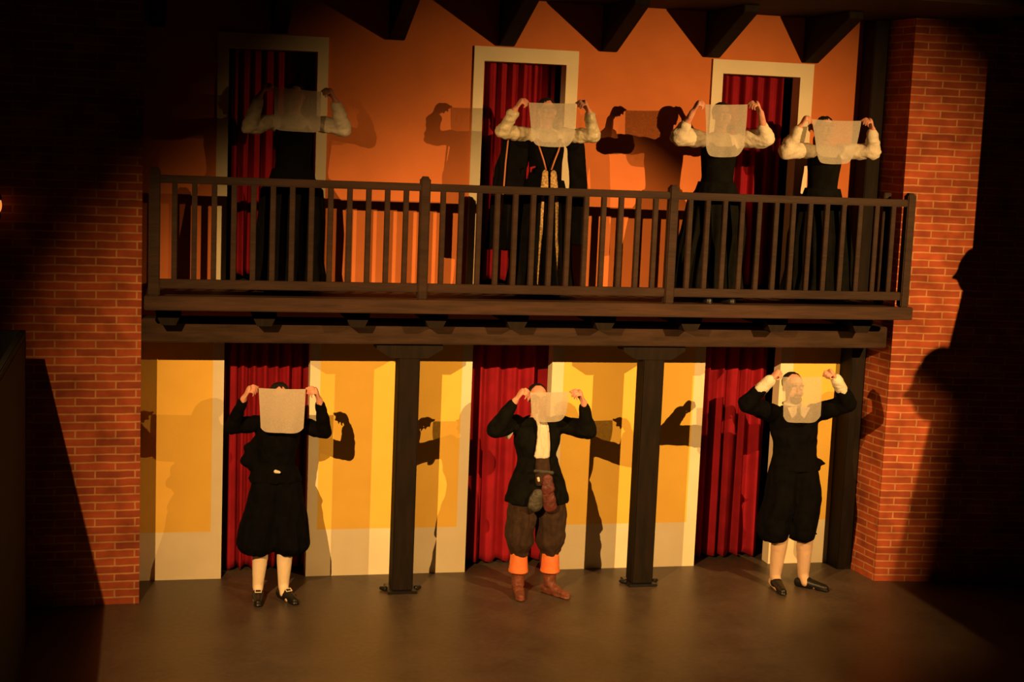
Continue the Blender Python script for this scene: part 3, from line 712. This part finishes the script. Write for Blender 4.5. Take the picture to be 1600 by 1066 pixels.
def u1():
    Y = -.48
    a, b = (-1.656, Y-.23, 4.060), (-1.297, Y-.23, 4.040)
    r, I, m = upper('person in black dress and pale blouse standing in the dim upper left doorway', -1.488, -1.473, 1.632, a, b, (-1.826, Y-.15, 3.755), (-1.110, Y-.15, 3.765), 'dim', Y)
    obj('skirt', skirt(I, -1.50, Y, ZD, .160, .29, I['T']-.72*I['s'], m, 16, .05, 1, 0, .24), m, r, True)
    cloth('dim wide cloth held up by the person in the upper left doorway', a, b, (-1.649, Y-.23, 3.736), (-1.299, Y-.23, 3.730), (-1.475, Y-.23, 3.728), 'gauze', -1.03, .002, .012)
u1()
def u2():
    X, Y = .566, -.48
    a, b = (.340, Y-.23, 4.031), (.728, Y-.23, 4.042)
    r, I, m = upper('person in black gown with hanging sleeves, ivory satin arms and orange neck ribbon', X, .551, 1.606, a, b, (.157, Y-.15, 3.795), (.907, Y-.15, 3.795), 'satin', Y)
    sk = obj('skirt', skirt(I, X, Y, ZD, .160, .275, I['T']-.72*I['s'], m, 14, .045, 2, -.01, .205), m, r, True)
    D = .080
    # gold strips down the front of the skirt
    for k in (-1, 1):
        bm = bmesh.new(); pts = [(.478+D+k*.045, Y-.165, 3.40), (.475+D+k*.058, Y-.205, 3.28), (.468+D+k*.066, Y-.250, 2.95), (.462+D+k*(.072 if k < 0 else .105), Y-.280, 2.60)]
        for p, q in zip(pts, pts[1:]): cap(bm, p, q, .014, .013, flat=(0, 1, 0), ff=.6)
        blob('gold_trim', bm, 'gold', sk, .006, 1)
    for k in (-1, 1):
        bm = bmesh.new(); cap(bm, (.472+D+k*.034, Y-.165, 3.48), (.472+D+k*.040, Y-.185, 3.36), .026, .034, flat=(0, 1, 0), ff=.45); blob('brocade_tab', bm, 'gold', r, .006, 1, .003, (50, 50, 50))
        bm = bmesh.new(); tube(bm, [(.468+D+k*.105, Y-.120, 3.755), (.468+D+k*.075, Y-.150, 3.66), (.468+D+k*.045, Y-.155, 3.58), (.468+D+k*.022, Y-.155, 3.505)], .0065); obj('neck_ribbon', bm, 'ribbon', r, True)
    bm = bmesh.new(); cap(bm, (.325+D, Y-.135, 3.515), (.355+D, Y-.14, 3.525), .010, .008); cap(bm, (.325+D, Y-.135, 3.515), (.325+D, Y-.135, 3.48), .010, .005); blob('brooch', bm, 'curtain', r, .005, 1)
    # long hanging oversleeves
    bm = bmesh.new()
    loft(bm, [(3.80, .385, Y+.02, .10, .07), (3.72, .32, Y, .125, .06), (3.50, .275, Y+.01, .135, .06), (3.20, .27, Y+.03, .150, .06), (2.86, .255, Y+.05, .165, .055), (2.84, .255, Y+.05, .16, .05)], n=36, fn=lambda t, z: 1+.06*math.sin(6*t))
    os1 = blob('hanging_sleeve', bm, m, r, .011, 2, .010, (16, 16, 4), 31)
    bm = bmesh.new(); tube(bm, [(.222, Y-.078, 3.74), (.208, Y-.080, 3.55), (.202, Y-.075, 3.35), (.190, Y-.062, 3.05)], .0065); obj('piping', bm, 'ribbon', os1, True)
    bm = bmesh.new()
    for p, q, r0, r1 in (((.722, Y+.03, 3.80), (.802, Y, 3.70), .055, .075), ((.802, Y, 3.70), (.848, Y+.02, 3.40), .075, .075), ((.848, Y+.02, 3.40), (.858, Y+.04, 3.10), .075, .075)):
        cap(bm, p, q, r0, r1, flat=(0, 1, 0), ff=.7)
    bx(bm, .783, .933, Y-.01, Y+.09, 2.90, 3.15)
    blob('hanging_sleeve', bm, m, r, .011, 2, .008, (16, 16, 4), 37)
    cloth('sheer cloth held above the orange neck ribbon of the person with satin arms', a, b, (.370, Y-.23, 3.715), (.728, Y-.23, 3.716), (.544, Y-.23, 3.689), 'gauze', -1.03, .003, .06)
u2()
def u3():
    Y = -.62
    a, b = (1.764, Y-.23, 4.079), (2.128, Y-.23, 4.094)
    r, I, m = upper('person in dark dress with short puffed cream sleeves and bare forearms at the balcony railing', 1.982, 2.000, 1.634, a, b, (1.592, Y-.15, 3.815), (2.330, Y-.15, 3.83), 'puff', Y)
    obj('skirt', skirt(I, 1.942, Y, ZD, .158, .31, I['T']-.70*I['s'], m, 18, .06, 3, 0, .235), m, r, True)
    for x, dx in ((1.89, -.2), (2.01, .3)): shoe(r, x, Y-.16, ZD, dx, 'shoe', .24)
    cloth('long sheer cloth held by the person with puffed sleeves and bare forearms', a, b, (1.790, Y-.23, 3.690), (2.120, Y-.23, 3.700), (1.945, Y-.23, 3.662), 'gauze', -1.03, .003, .05)
u3()
def u4():
    Y = -.50
    a, b = (2.746, Y-.23, 4.003), (3.195, Y-.23, 4.008)
    r, I, m = upper('person in dark dress with loose pale sleeves, rightmost on the balcony', 3.012, 2.977, 1.563, a, b, (2.580, Y-.15, 3.738), (3.353, Y-.15, 3.757), 'loose', Y)
    obj('skirt', skirt(I, 3.020, Y, ZD, .155, .31, I['T']-.68*I['s'], m, 18, .06, 4, 0, .23), m, r, True)
    cloth('sheer cloth with rounded lower corners held by the rightmost person on the balcony', a, b, (2.806, Y-.23, 3.670), (3.158, Y-.23, 3.680), (2.980, Y-.23, 3.640), 'gauze', -1.03, .006, .07)
u4()

# ---------------------------------------------------------------- side galleries, lamps
def gallery(x0, x1, y0, y1, zt, fl, label, inner, end=None):
    """parapet along the auditorium side with its own floor; inner is the face towards the stage centre"""
    e = empty('gallery_parapet', ((x0+x1)/2, (y0+y1)/2, 0), label, 'parapet')
    pa, pb = (x1-.05, x1) if inner == 'r' else (x0, x0+.05)
    box('panel', pa, pb, y0, y1, 0, zt-.05, 'black', e)
    box('handrail', pa, pb, y0, y1, zt-.05, zt, 'black', e, .008)
    box('gallery_floor', x0+.055, x1-.055, y0, y1-.06, fl-.06, fl, 'black', e)
    box('end_panel', x0, x1, y1-.05, y1, 0, end or zt, 'black', e)
gallery(-4.4, -3.405, -6.3, -1.42, 2.27, 1.2, 'black side gallery parapet at the lower left edge, in front of the brick wall', 'r')
gallery(4.395, 5.3, -6.2, -2.05, 3.30, 2.20, 'tall black side gallery parapet beyond the right edge', 'l', 4.95)  # tall end panel added out of view to block the right lamp
def can(pos, aim, label, flaps=()):
    pos, aim = Vector(pos), Vector(aim); d = (aim-pos).normalized()
    e = empty('stage_lamp', pos, label, 'lamp', None)
    bm = bmesh.new(); tube(bm, [pos-d*.34, pos-d*.30, pos-d*.05], [.06, .10, .11], 24); obj('housing', bm, 'black', e)
    bm = bmesh.new(); tube(bm, [pos-d*.2, V3(pos.x, pos.y-.2, pos.z+.9)], .02); obj('bracket', bm, 'black', e)
    for P1, P2, t, far in flaps:                                # unseen barn doors added to trim the beam: each edge line aims at two points on the walls
        A, B = [pos+(Vector(p)-pos)*t for p in (P1, P2)]; up = (B-A).normalized(); L = (B-A).length; A = A-up*.02; B = B+up*.02
        q = up.cross(d).normalized(); q = q if q.dot(Vector(far)) > 0 else -q
        bm = bmesh.new(); rings(bm, [[A, B, B+q*.34+up*.12, A+q*.34-up*.12], [v+d*.004 for v in (A, B, B+q*.34+up*.12, A+q*.34-up*.12)]]); obj('added_barn_door', bm, 'black', e)
can(L_POS, (.5, -.5, .5), 'black stage lamp with added barn doors on the left side of the auditorium',
    [((3.86, -.65, -1.0), (4.20, -.7, 2.2), .075, (1, 0, 0)), ((4.6, -.65, 1.3), (.5, 0, 4.35), .070, (1, 0, 1)), ((.9, 0, 4.20), (-6.5, -.6, 2.2), .028, (0, 0, 1))])
can(R_POS, (1.9, 0, 2.3), 'black stage lamp on the right side of the auditorium')

# spectators leaning on the right gallery handrail
def spectator(x, y, z, label, k):
    r = empty('person', (x, y, 0), label, 'person')
    bm = bmesh.new(); hc = V3(x, y, z); T = hc+V3(.24, 0, 0)
    ell(bm, hc, (.080, .095, .115)); cap(bm, hc+V3(.02, 0, -.04), T+V3(-.02, 0, -.20), .05, .06)
    cap(bm, hc+V3(-.075, .0, -.01), hc+V3(-.10, 0, -.03), .014, .012)
    trunk = [(T+V3(0, -.18, -.27), T+V3(0, .18, -.27), .08, .08), (T+V3(.02, 0, -.30), T+V3(.08, 0, -.72), .14, .13), (T+V3(.08, -.09, -.74), T+V3(-.02, -.10, -1.02), .08, .06), (T+V3(.08, .09, -.74), T+V3(-.02, .10, -1.02), .08, .06)]
    arms = [(T+V3(0, k2*.18, -.27), T+V3(-.03, k2*.27, -.50), .045, .038) for k2 in (-1, 1)]+[(T+V3(-.03, k2*.27, -.50), T+V3(-.10, k2*.12, -.18), .038, .028) for k2 in (-1, 1)]
    for p in trunk+arms: cap(bm, *p)
    blob('body', bm, 'skin', r, .014, 2)
    bm = bmesh.new(); ell(bm, hc+V3(.02, .0, .03), (.086, .10, .105)); blob('hair', bm, 'hair', r, .014, 2, .006, (30, 30, 30))
    bm = bmesh.new()
    for p in trunk+arms[:2]: cap(bm, p[0], p[1], p[2]+.014, p[3]+.014)
    blob('coat', bm, 'blackcloth', r, .014, 3, .004)
spectator(4.40, -4.45, 3.42, 'dark haired person watching from the right gallery, nearer the auditorium', 1)
spectator(4.44, -3.05, 3.42, 'dark haired person watching from the right gallery, nearer the stage', 0)

# ---- small oil lantern hung on the left brick wall, cut by the picture's left edge
def lantern(x, y, z):
    e = empty('wall_lantern', (x, y, z), 'small glowing amber lantern on the left brick wall at the left edge', 'lantern')
    bm = bmesh.new(); ell(bm, (x, y, z), (.030, .030, .060)); o = obj('glass', bm, emit_mat('amber_glow', (1, .30, .06), .9), e, True)
    bm = bmesh.new(); cap(bm, (x, y, z+.055), (x, y, z+.105), .030, .010); obj('cap', bm, 'shoe', e, True)
    bm = bmesh.new(); cap(bm, (x, y, z-.060), (x, y, z-.085), .020, .024); obj('base', bm, 'shoe', e, True)
    bm = bmesh.new(); tube(bm, [(x, y, z+.10), (x-.0, y+.03, z+.14), (x-.01, -.63, z+.14)], .007); obj('bracket', bm, 'shoe', e, True)
lantern(-3.652, -.75, 3.105)
